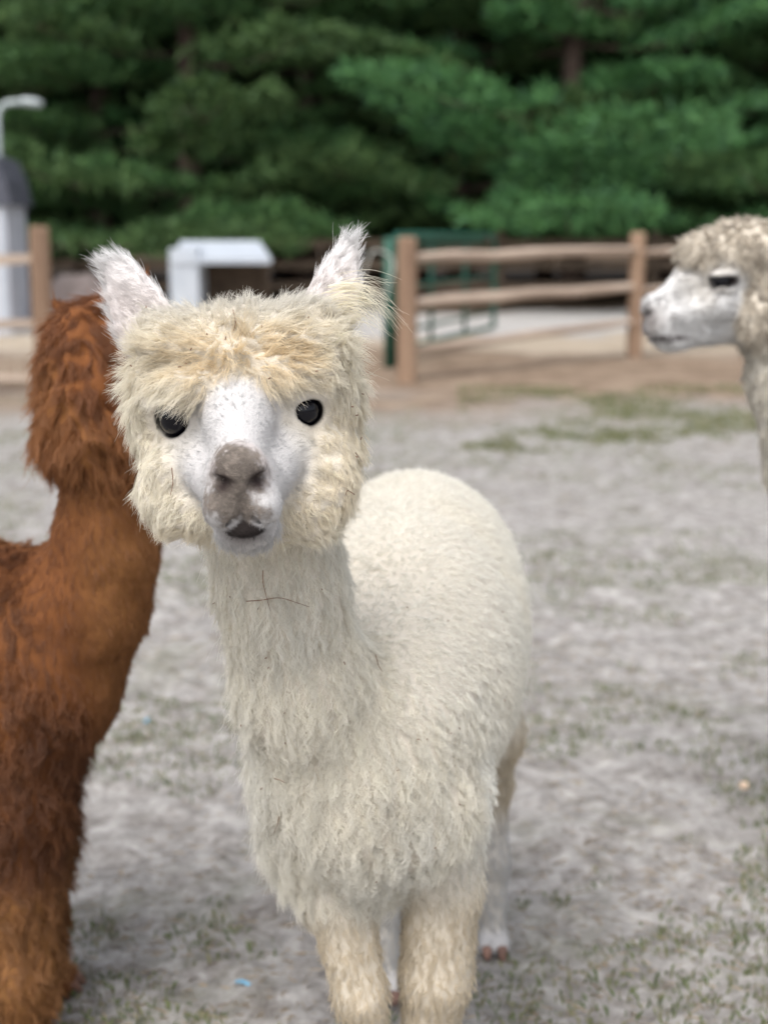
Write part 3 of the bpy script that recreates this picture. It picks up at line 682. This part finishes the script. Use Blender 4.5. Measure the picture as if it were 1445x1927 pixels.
# ---------------------------------------------------------------- the grey-cream alpaca in profile
ey = at_y(1354, 527, 2.93)
fr_ = np.array([-1., -.06, -.05]); fr_ /= np.linalg.norm(fr_); xr_ = np.array([0.06, -1., 0]); xr_ -= fr_ * (xr_ @ fr_); xr_ /= np.linalg.norm(xr_); zr_ = np.cross(xr_, fr_)
if zr_[2] < 0: zr_ = -zr_
R_FR = (ey - xr_ * .066, np.column_stack([xr_, fr_, zr_]), 1.0)
wool_r = [((0, -.08, .045), (.085, .095, .060), .03), ((0, -.11, -.04), (.090, .075, .10), .03), ((0, .0, .058), (.058, .062, .034), .015), ((0, .045, .050), (.04, .022, .02), .01),
          ((.05, -.08, -.07), (.045, .045, .06), .02), ((-.05, -.08, -.07), (.045, .045, .06), .02)]
ears_r = [((-.06, -.145, .075), (-.085, -.185, .16), (.9, .3, .2), .03, .012), ((.06, -.145, .075), (.085, -.185, .16), (.9, .3, -.2), .03, .012)]
pr_, cr_ = head_prims(R_FR, wool_r, ears_r, .0155)
nr = [at_y(1470, 600, 3.0), at_y(1490, 720, 3.0), at_y(1530, 880, 3.0), at_y(1610, 1050, 3.02)]
pr_ += chain(nr, [.078, .080, .088, .13], .03, 'neck')
pr_ += [ell((1.12, 3.04, .66), (.20, .15, .17), .06, 'body'), ell((1.42, 3.06, .68), (.32, .18, .19), .08, 'body'), ell((1.72, 3.08, .70), (.22, .18, .20), .08, 'body')]
G1, G2, G3, G4 = (1.06, 2.96, 0), (1.10, 3.14, 0), (1.80, 2.98, 0), (1.84, 3.18, 0)
for p, hind in ((G1, 0), (G2, 0), (G3, 1), (G4, 1)):
    p = np.array(p); k = .12 * hind
    pr_ += chain([p + [-.02, 0, .6], p + [-.6 * k, 0, .45], p + [.5 * k, 0, .3], p + [0, 0, .04]], [.10, .065, .035, .022], .04, 'leg') + foot(p, (-1, 0, 0))
GREYC, GREYD = np.array([.66, .60, .51]), np.array([.36, .31, .25])
def style_grey(V, Nv, loc, W):
    A = blank(V); O, R, S = R_FR
    n1 = fbm(V * 45, 61, 2); n2 = fbm(V * 8, 18, 2); x, y, z = loc.T
    c = lerp(np.tile(GREYC, (len(V), 1)), GREYD, .8 * sstep(.5, .7, n1))
    down = np.tile([0., 0, -1.], (len(V), 1)); back = np.tile(R @ np.array([0, -1., 0]), (len(V), 1))
    for r in ('wool', 'head'):
        fill(A, W, r, down + np.array([-.3, 0, .0]), c, dens=1.4, L=.017, lift=.55, amp=.003, freq=1.4, clump=.85, csize=.010, rad=.0004, mess=1.0, bend=.4)
    for r in ('face', 'lip', 'nose', 'chin', 'lower_lip', 'ear'):
        fill(A, W, r, down * -1 if r == 'ear' else back + [0, 0, -.3], lerp(np.tile(WHITE * 1.18, (len(V), 1)), GREYC * .95, .45 * sstep(.45, .7, n2)), dens=3.0, L=.018 if r == 'ear' else .012, lift=.25, amp=.0008, freq=1, clump=.6, csize=.007, rad=.0003, mess=.55, bend=.2, c2=.3)
    for r in ('neck', 'body', 'leg', 'foot'):
        fill(A, W, r, down, lerp(c, BODYC * .9, .45 + 0 * x), dens=1.0 if r == 'neck' else .12, L=.020, lift=.3, amp=.003, freq=1.6, clump=.9, csize=.013, rad=.0005, mess=.6, bend=.3)
    gr = np.clip(gau(loc, (0, .13, -.075), (.06, .03, .035)) * 1.2, 0, 1) * sstep(.35, .6, fbm(loc * 70, 5, 2) + .15)
    skin = A['col'] * .95
    skin = lerp(skin, np.array([.22, .19, .18]), gr * .8); A['col'] = lerp(A['col'], np.array([.25, .22, .21]), gr * .8)
    for s in (-1, 1):
        nd = np.exp(-(np.linalg.norm(loc - [s * .021 - .004, .133, -.060], axis=1) / .010) ** 2)
        skin = lerp(skin, np.array([.04, .03, .03]), np.clip(nd * 1.2, 0, 1)); A['dens'] *= 1 - np.clip(nd * 1.3, 0, 1)
        e = np.linalg.norm((loc - EYE * [s, 1, 1]) * [1, .72, 1.25], axis=1); rim = sstep(EYE_R + .011, EYE_R + .003, e)
        skin = lerp(skin, np.array([.035, .028, .028]), rim); A['dens'] *= 1 - rim
    mo = sstep(-.102, -.107, z) * sstep(-.118, -.112, z) * sstep(.05, .07, y)
    skin = lerp(skin, np.array([.10, .08, .08]), mo); A['col'] = lerp(A['col'], np.array([.12, .1, .1]), mo)
    A['skin'] = skin
    return A
alpaca((1.42, 3.06, 0), 'grey-cream alpaca with white face seen in profile beside the rail fence', 'alpacas in the paddock', R_FR, pr_, cr_, (ey - [.2, .12, .2], ey + [.24, .26, .2]), .018, .005, style_grey, 90000, FUR,
       [(p, (-1., 0, 0)) for p in (G1, G2, G3, G4)], 1., 71)

# ================================================================== FENCES
M_POST = noisy_mat('weathered_cedar', (.17, .105, .07), (.35, .24, .165), 6, .85, (1, 1, .15), .5, 30)
M_RAIL = noisy_mat('greyed_rail_wood', (.30, .23, .18), (.52, .42, .34), 5, .85, (.2, .2, 1), .5, 30)
def rail(parent, a, b, r, seed):
    a, b = np.array(a), np.array(b); rng = np.random.RandomState(seed); n = 7
    pts = [a + (b - a) * t + (np.array([0, 0, 1]) * (rng.rand() - .5) * .02 if 0 < t < 1 else 0) for t in np.linspace(0, 1, n)]
    mb = MB(); mb.tube(pts, [r * (.75 if i in (0, n - 1) else 1 + .1 * (rng.rand() - .5)) for i in range(n)], 7, .25, seed, squash=.8); return mb.build('rail', M_RAIL, parent, False)
def post(parent, p, h, r, seed):
    p = np.array(p); mb = MB(); mb.tube([p + [0, 0, -.1], p + [0, 0, h * .4], p + [0, 0, h - .03], p + [0, 0, h]], [r, r, r * .98, r * .8], 9, .1, seed); return mb.build('post', M_POST, parent, False)
PA = ground_pt(765, 718); PB = ground_pt(1193, 672)
dv = (PB - PA); dv[2] = 0
fence = empty('rail_fence', tuple(PA), 'brown three-rail split-rail fence beside the green gate', 'fence', 'rail fences')
posts = [PA * [1, 1, 0], PB * [1, 1, 0], PB * [1, 1, 0] + dv * .98, PB * [1, 1, 0] + dv * 1.96]
hs = [1.22, 1.24, 1.22, 1.22]
B0 = posts[0].copy()
for i, p in enumerate(posts): post(fence, p - B0, hs[i], .085, i)
for i in range(3):
    for z0, z1, r in ((1.04, 1.06, .065), (.66, .71, .062), (.27, .36, .05)):
        rail(fence, posts[i] - B0 + [0, 0, z0], posts[i + 1] - B0 + [0, 0, z1], r, i * 5 + int(z0 * 10))
fence.location = tuple(B0)
# left fence
LA = ground_pt(86, 736) * [1, 1, 0]; LB = LA + np.array([-2.6, -.5, 0])
lf = empty('rail_fence', tuple(LA), 'tan rail fence with wire mesh panel in front of the white shed', 'fence', 'rail fences')
post(lf, (0, 0, 0), 1.31, .085, 31); post(lf, LB - LA, 1.3, .085, 32)
for z, r in ((1.06, .055), (.55, .05), (.10, .05)): rail(lf, (0, 0, z), LB - LA + [0, 0, z - .02], r, int(z * 100))
M_WIRE = noisy_mat('galvanised_wire', (.42, .40, .34), (.6, .56, .48), 20, .5, metal=.3)
mb = MB(); d = (LB - LA); L_ = np.linalg.norm(d); e_ = d / L_
for k in range(int(L_ / .1)): q = e_ * k * .1 + [0, -.06, 0]; mb.tube([q + [0, 0, .08], q + [0, 0, .56]], .002, 4)
for z in np.arange(.1, .56, .08): mb.tube([np.array([0, -.06, z]), d + [0, -.06, z]], .002, 4)
wm = mb.build('wire_mesh', M_WIRE, lf)
# ================================================================== GREEN TUBE GATE
M_GREEN = noisy_mat('green_enamel', (.006, .055, .036), (.012, .095, .06), 5, .4, spec=.5)
GA = ground_pt(741, 690) * [1, 1, 0]; GB = ground_pt(928, 634) * [1, 1, 0]
gate = empty('tube_gate', tuple(GA), 'dark green tubular metal gate swung open behind the rail fence', 'gate')
gd = GB - GA; H = 1.22
mb = MB(); mb.tube([(0, 0, .0), (0, 0, H - .08), tuple(gd / np.linalg.norm(gd) * .08 + [0, 0, H]), tuple(gd * .97 + [0, 0, H - .03]), tuple(gd + [0, 0, H - .12]), tuple(gd + [0, 0, .12]), tuple([0, 0, .15])], .032, 8); mb.build('gate_frame', M_GREEN, gate, True)
for z in (.32, .52, .74, .96): MB().tube([(0, 0, z), tuple(gd + [0, 0, z - .02])], .020, 6).build('crossbar', M_GREEN, gate, True)
for t in (.32, .66): MB().tube([tuple(gd * t + [0, 0, .14]), tuple(gd * t + [0, 0, H])], .022, 6).build('upright', M_GREEN, gate, True)
MB().box(tuple(gd * .45 + [0, 0, H - .075]), (np.linalg.norm(gd) * .42, .008, .05), np.column_stack([gd / np.linalg.norm(gd), np.cross([0, 0, 1], gd / np.linalg.norm(gd)), [0, 0, 1]])).build('top_panel', M_GREEN, gate)
MB().tube([(-.05, -.08, -.1), (-.05, -.08, 1.2)], .045, 10).build('hinge_post', M_GREEN, gate, True)
# pale hose looped over the hinge post
M_HOSE = noisy_mat('pale_hose', (.45, .45, .40), (.6, .6, .55), 10, .5)
hp = at_y(712, 515, GA[1] - .15)
mb = MB(); mb.tube([hp + np.array([.13 * math.cos(a) + .02 * math.sin(3 * a), .03 * math.sin(2 * a), .23 * math.sin(a) + .02 * math.cos(2 * a)]) for a in np.linspace(0, 2 * math.pi, 37)], .009, 6, cap=False)
tag(mb.build('hose', M_HOSE, None, True), 'pale hose hanging in a loop on the green gate post', 'hose')

# ================================================================== WHITE SHELTER
M_WHITE = noisy_mat('white_painted_board', (.38, .42, .48), (.48, .52, .57), 4, .6, bump=.1)
M_DKWOOD = noisy_mat('dark_stained_board', (.05, .035, .025), (.11, .08, .055), 8, .8)
YS = 18.0
sb_ = at_y(420, 625, YS) * [1, 1, 0]; pxm = YS / 2748.
sh = empty('animal_shelter', tuple(sb_), 'small white lean-to shelter with pale roof behind the alpaca head', 'shelter')
zt = at_y(400, 460, YS)[2]
wl = -.57; wr = .50
MB().box((wl + .17, 0, zt / 2 - .02), (.17, .40, zt / 2 - .02)).build('side_wall', M_WHITE, sh, bevel=.01)
MB().box((wl + .72, .38, zt / 2 - .06), (.38, .02, zt / 2 - .06)).build('back_wall', M_DKWOOD, sh)
MB().box((wr - .0, .30, zt / 2 - .08), (.035, .035, zt / 2 - .08)).build('post', M_DKWOOD, sh)
th = math.radians(-20); Rr = np.array([[1, 0, 0], [0, math.cos(-th), -math.sin(-th)], [0, math.sin(-th), math.cos(-th)]])
mb = MB(); V_ = []
for z_ in (0, .06): V_ += [(wl + .05, -.42, zt - .21 + z_), (wr + .12, -.42, zt - .21 + z_), (wr - .08, .42, zt - .02 + z_), (wl + .03, .42, zt - .02 + z_)]
mb.add(V_, [(3, 2, 1, 0), (4, 5, 6, 7), (0, 1, 5, 4), (1, 2, 6, 5), (2, 3, 7, 6), (3, 0, 4, 7)]); mb.build('roof', M_WHITE, sh)

# ================================================================== SHED with dark roof and yard lamp
M_SHEDW = noisy_mat('pale_shed_siding', (.42, .44, .50), (.54, .56, .62), 3, .6, bump=.1)
M_SLATE = noisy_mat('slate_roof', (.05, .055, .075), (.11, .115, .14), 6, .7)
YH = 18.0; sp_ = at_y(26, 622, YH) * [1, 1, 0]
shed = empty('garden_shed', tuple(sp_), 'pale panelled garden shed with dark slate roof behind the tan fence', 'shed')
ze = at_y(60, 380, YH)[2]; zr2 = at_y(30, 288, YH)[2]
Wd = 2.4
MB().box((-Wd / 2 - .03, .5, ze / 2), (Wd / 2, .5, ze / 2)).build('wall', M_SHEDW, shed)
k = 0; xx = -.10
while xx > -Wd:
    MB().box((xx, -.012, ze / 2), (.035, .014, ze / 2 - .03)).build('batten', M_WHITE, shed); xx -= .33
prof = [(.05, ze - .04), (.0, ze + .25), (-.10, zr2 - .06), (-.30, zr2), (-Wd + .30, zr2), (-Wd + .05, zr2 - .06), (-Wd - .06, ze + .25), (-Wd - .11, ze - .04)]
mb = MB(); nP = len(prof)
mb.add([(x, y, z) for y in (-.06, 1.06) for x, z in prof], [tuple(range(nP))[::1], tuple(range(nP, 2 * nP))[::-1]] + [(i + nP, (i + 1) % nP + nP, (i + 1) % nP, i) for i in range(nP)])
mb.build('roof', M_SLATE, shed)
YL = 19.5; lp = at_y(14, 610, YL) * [1, 1, 0]
M_LAMP = noisy_mat('grey_painted_steel', (.36, .41, .42), (.46, .51, .52), 10, .45, spec=.5)
lamp = empty('yard_lamp', tuple(lp), 'pale gooseneck yard lamp on a pole by the garden shed', 'lamp')
zt2 = at_y(20, 192, YL)[2]
mb = MB(); arc = [(0, 0, -.1), (0, 0, zt2 - .22)] + [(.19 - .19 * math.cos(a), 0, zt2 - .2 + .2 * math.sin(a)) for a in np.linspace(.2, math.pi / 2, 7)] + [(.34, 0, zt2)]
mb.tube(arc, .036, 10); mb.build('pole', M_LAMP, lamp, True)
mb = MB(); mb.tube([(.28, 0, zt2 + .02), (.36, 0, zt2 + .01), (.52, 0, zt2 - .01), (.58, 0, zt2 - .02)], [.05, .10, .10, .05], 10, squash=.55); mb.build('lamp_head', M_LAMP, lamp, True)

# dirt mound and dark back fence
M_MOUND = noisy_mat('mound_soil', (.10, .08, .075), (.24, .20, .19), 5, .95, bump=.8, bscale=12)
mp_ = at_y(150, 640, 19.5) * [1, 1, 0]
th_, ph_ = np.meshgrid(np.linspace(0, 1, 14), np.linspace(0, 2 * math.pi, 32, endpoint=False), indexing='ij')
MV = np.column_stack([(th_ * np.cos(ph_) * 1.1).ravel(), (th_ * np.sin(ph_) * .8).ravel(), (.72 * np.cos(th_ * math.pi / 2) ** 1.2).ravel() - .02])
MV += (np.column_stack([fbm(MV * 3 + q, q, 3) for q in (3, 17, 29)]) - .5) * .22
ii = np.arange(13 * 32); a_ = (ii // 32) * 32 + ii % 32; b2 = (ii // 32) * 32 + (ii + 1) % 32
mm = mesh_np('dirt_mound', MV, np.column_stack([a_, a_ + 32, b2 + 32, b2])); mo_ = link('dirt_mound', mm, None, M_MOUND); mo_.location = tuple(mp_)
tag(mo_, 'low grey-brown mound of soil behind the brown alpaca', 'mound')
bf = empty('board_fence', (0, 23.5, 0), 'dark weathered post-and-board fence along the foot of the pines', 'fence')
for k in range(-5, 8):
    MB().box((k * 2.4 - .6, 0, .55), (.06, .06, .65)).build('post', M_DKWOOD, bf)
    for z in (.35, .68, 1.0): MB().box((k * 2.4 + .6, -.075, z), (1.19, .015, .07)).build('board', M_DKWOOD, bf)

# ================================================================== PINES
def foliage_mat(name, c1, c2):
    m, t, b = new_mat(name)
    gi = N(t, 'ShaderNodeNewGeometry'); oi = N(t, 'ShaderNodeObjectInfo')
    r = ramp(t, [(0, c1), (1, c2)]); t.links.new(gi.outputs['Random Per Island'], r.inputs[0])
    h = N(t, 'ShaderNodeHueSaturation'); mr = N(t, 'ShaderNodeMapRange'); mr.inputs[3].default_value = .75; mr.inputs[4].default_value = 1.25
    mh = N(t, 'ShaderNodeMapRange'); mh.inputs[3].default_value = .475; mh.inputs[4].default_value = .53; t.links.new(oi.outputs['Random'], mh.inputs[0]); t.links.new(mh.outputs[0], h.inputs['Hue'])
    t.links.new(oi.outputs['Random'], mr.inputs[0]); t.links.new(mr.outputs[0], h.inputs['Value']); t.links.new(r.outputs[0], h.inputs['Color'])
    t.links.new(h.outputs[0], b.inputs['Base Color']); b.inputs['Roughness'].default_value = .6; b.inputs['Specular IOR Level'].default_value = .25
    return m
M_NEEDLE = foliage_mat('pine_needles', (.032, .086, .036), (.125, .235, .078))
M_BARK = noisy_mat('pine_bark', (.05, .035, .03), (.14, .10, .08), 6, .95, (1, 1, .25), .8, 14)
def pine_meshes(seed, Ht):
    rng = np.random.RandomState(seed)
    tr = MB(); zs = np.linspace(-.2, Ht, 9)
    tr.tube([((rng.rand() - .5) * .12, (rng.rand() - .5) * .12, z) for z in zs], [.20 * (1 - .93 * (z + .2) / (Ht + .2)) + .015 for z in zs], 9, .15, seed)
    cen, out, sz = [], [], []
    z = .9 + rng.rand() * .3
    while z < Ht - .3:
        nb_ = rng.randint(3, 6); a0 = rng.rand() * 6.28
        for k in range(nb_):
            a = a0 + k * 6.283 / nb_ + (rng.rand() - .5) * .6
            L = (3.0 * (1 - z / (Ht + 1.5)) + .5) * (.6 + .75 * rng.rand())
            d = np.array([math.cos(a), math.sin(a), 0]); s_ = np.array([-d[1], d[0], 0]); zz = z + (rng.rand() - .5) * .3
            tip_up = .05 + .2 * rng.rand()
            line = lambda t: np.array([0, 0, zz]) + d * L * t + np.array([0, 0, L * (-.22 * t + (.22 + tip_up * .5) * t * t)])
            tr.tube([line(0), line(.4), line(.75), line(1)], [.035, .025, .015, .006], 5)
            ntw = int(22 + L * 52)
            for q in range(ntw):
                t = .25 + .78 * math.sqrt(rng.rand()); wdt = .40 * L * (1 - abs(t - .6) * 1.3) + .12
                sd = (rng.rand() * 2 - 1) * max(.08, wdt)
                p = line(min(t, 1.05)) + s_ * sd + d * abs(sd) * .25 + np.array([0, 0, .10 * rng.rand() + .05 * abs(sd)])
                o_ = d * .8 + s_ * np.sign(sd) * .5 * min(1, abs(sd) * 3) + np.array([0, 0, .55])
                cen.append(p); out.append(o_ / np.linalg.norm(o_)); sz.append(.14 + .08 * rng.rand())
        z += .50 + .30 * rng.rand()
    for q in range(30):
        cen.append(np.array([(rng.rand() - .5) * .4, (rng.rand() - .5) * .4, Ht - .5 + rng.rand() * .7])); out.append(np.array([0, 0, 1.])); sz.append(.15)
    cen, out, sz = np.array(cen), np.array(out), np.array(sz); n = len(cen); NN = 9
    dirs = rng.randn(n, NN, 3) * .62 + out[:, None, :]; dirs /= np.linalg.norm(dirs, axis=2, keepdims=True)
    sidev = np.cross(dirs, rng.randn(n, NN, 3)); sidev /= np.linalg.norm(sidev, axis=2, keepdims=True)
    ln = sz[:, None, None] * (.7 + .6 * rng.rand(n, NN, 1)); wd_ = .011 + .008 * rng.rand(n, NN, 1)
    b0 = cen[:, None, :] + (rng.rand(n, NN, 3) - .5) * .07
    V = np.stack([b0 - sidev * wd_, b0 + sidev * wd_, b0 + dirs * ln + sidev * wd_ * .5, b0 + dirs * ln - sidev * wd_ * .5], 2).reshape(-1, 3)
    crown = mesh_np('crown', V, np.arange(len(V)).reshape(-1, 4), False); crown.materials.append(M_NEEDLE)
    trunk = bpy.data.meshes.new('trunk'); trunk.from_pydata(tr.v, [], tr.f); trunk.update(); trunk.polygons.foreach_set('use_smooth', [True] * len(trunk.polygons)); trunk.materials.append(M_BARK)
    return trunk, crown
protos = [pine_meshes(100 + i, h_) for i, h_ in enumerate((8.5, 9.5, 10.5, 9.0))]
rng = np.random.RandomState(7); spots = []
for row, (y0, n_, dx) in enumerate(((26.0, 10, 2.15), (29.0, 11, 2.2), (32.5, 13, 2.1), (36.5, 14, 2.2))):
    for k in range(n_): spots.append(((k - (n_ - 1) / 2) * dx + (rng.rand() - .5) * 1.1 + (1.0 if row % 2 else 0), y0 + (rng.rand() - .5) * 2.0, row))
FRONT = ['front-row pine at the end of the wood far beyond the garden shed', 'front-row pine standing behind the garden shed and yard lamp', 'front-row pine behind the soil mound, between shed and white shelter',
         'front-row pine standing behind the white lean-to shelter', 'front-row pine between the white shelter and the green gate', 'front-row pine standing behind the green tube gate',
         'front-row pine behind the middle of the split-rail fence', 'front-row pine behind the second post of the split-rail fence', 'front-row pine behind the far panel of the split-rail fence', 'front-row pine past the end of the split-rail fence']
rg2 = np.random.RandomState(19); base_n = len(spots)
for sd in (-1, 1):
    for row, (y0, x0) in enumerate(((26, 12.0), (29.5, 13.4), (34, 15.0))):
        for k in range(5): spots.append((sd * (x0 + k * 2.6 + rg2.rand()), y0 + (rg2.rand() - .5) * 2, 10 if sd < 0 else 11))
for i, (x, y, row) in enumerate(spots):
    tr_, cr2 = protos[rng.randint(4)]
    lab = FRONT[i] if row == 0 else 'dark green pine standing behind the front row of the wood'
    e = empty('pine_tree', (x, y, 0), lab, 'tree', 'pines of the front row' if row == 0 else 'pines behind the front row' if row < 10 else 'pines at the ends of the wood')
    if row >= 10: e['label'] = 'dark green pine at the end of the wood ' + ('out past the garden shed' if row == 10 else 'out past the last fence panel')
    e.rotation_euler = (0, 0, rng.rand() * 6.28); s_ = .9 + .3 * rng.rand(); e.scale = (s_, s_, s_)
    link('trunk', tr_, e); link('crown', cr2, e)

# ================================================================== GROUND COVER
def grass(name, n, region, thr, hgt, wid, cols, seed, label, cat, lay=0., mask_scale=1.6):
    rng = np.random.RandomState(seed); P = []
    x0, x1, y0, y1 = region
    while sum(len(p) for p in P) < n:
        y = y0 + (y1 - y0) * rng.rand(n * 2) ** 1.5; x = (x0 + (x1 - x0) * rng.rand(n * 2)) * (y / y1 * .75 + .25)
        q = np.column_stack([x, y, 0 * x]); m = fbm(q * mask_scale, seed, 3) + .25 * (noise(q * 9, seed + 9) - .5)
        P.append(q[m > thr + .08 * rng.rand(len(q))])
    P = np.vstack(P)[:n]; P[:, 2] = ground_z(P) - .003
    a = rng.rand(n) * 6.283; d = np.column_stack([np.cos(a), np.sin(a), 0 * a]); h = hgt * (.4 + .9 * rng.rand(n))
    up = np.clip(1 - lay - .5 * rng.rand(n), .03, 1); s = np.column_stack([-d[:, 1], d[:, 0], 0 * a]) * (wid * (.6 + .8 * rng.rand(n)))[:, None]
    T_ = P + d * (h * (1 - up * .6))[:, None] + np.array([0, 0, 1]) * (h * up)[:, None] + [0, 0, .004]; Mid = P + d * (h * (1 - up) * .35)[:, None] + np.array([0, 0, 1]) * (h * up * .6)[:, None] + [0, 0, .004]
    V = np.stack([P - s, P + s, Mid + s * .8, T_, Mid - s * .8], 1).reshape(-1, 3)
    me = mesh_np(name, V, np.arange(n * 5).reshape(-1, 5), False)
    m, t, b = new_mat(name + '_blades'); g = N(t, 'ShaderNodeNewGeometry'); r = ramp(t, [(i / (len(cols) - 1), c) for i, c in enumerate(cols)])
    t.links.new(g.outputs['Random Per Island'], r.inputs[0]); t.links.new(r.outputs[0], b.inputs['Base Color']); b.inputs['Roughness'].default_value = .7
    o = link(name, me, None, m); tag(o, label, cat, kind='stuff')
grass('grass', 30000, (-3.2, 3.2, 1.8, 11.5), .50, .020, .0013, [(.09, .13, .045), (.16, .19, .08), (.27, .25, .15)], 21, 'short thin green grass growing in patches through the sand', 'grass')
grass('meadow_grass', 6500, (.6, 4.2, 8.8, 12.2), .47, .040, .004, [(.10, .13, .05), (.18, .20, .09), (.30, .27, .17)], 29, 'green grass patch on the open ground before the rail fence', 'grass')
grass('straw_litter', 18000, (-3.2, 3.2, 1.8, 11), .42, .035, .0012, [(.22, .17, .11), (.42, .34, .24), (.15, .11, .08)], 23, 'dry straw and pine needles scattered over the sand', 'litter', .92)

def clod(name, u, v, r, m, label, cat, seed, squash=.7):
    p = ground_pt(u, v); p[2] = ground_z(p[None])[0]
    o = uv_sphere(name, (0, 0, 0), 1, m, None, 16)
    V = np.array([v.co[:] for v in o.data.vertices]); V *= (1 + .5 * (fbm(V * 1.7 + seed, seed, 2)[:, None] - .5)) * r; V[:, 2] *= squash
    o.data.vertices.foreach_set('co', V.ravel()); o.location = (p[0], p[1], p[2] + r * squash * .7); return tag(o, label, cat)
clod('stone', 1400, 1482, .013, noisy_mat('pale_stone', (.55, .40, .29), (.72, .56, .43), 40, .8), 'small peach coloured stone lying on the grey sand', 'stone', 3)
M_BLUE = noisy_mat('blue_plastic', (.12, .32, .48), (.20, .42, .58), 20, .5)
for (u, v, a, lab) in ((457, 1860, .5, 'scrap of pale blue plastic on the sand left of the alpaca forelegs'), (277, 1357, 1.6, 'scrap of pale blue plastic on the sand beside the brown alpaca')):
    p = ground_pt(u, v); z = ground_z(p[None])[0]; L = .015
    dd = np.array([math.cos(a), -math.sin(a), 0]) * L
    mb = MB(); mb.tube([-dd + [0, 0, 0], -dd * .3 + [0, 0, .004], dd * .4 + [0, .002, .003], dd], .005, 6, .2, 3, squash=.35)
    o = mb.build('plastic_scrap', M_BLUE, None); o.location = (p[0], p[1], z + .006); tag(o, lab, 'plastic scrap')
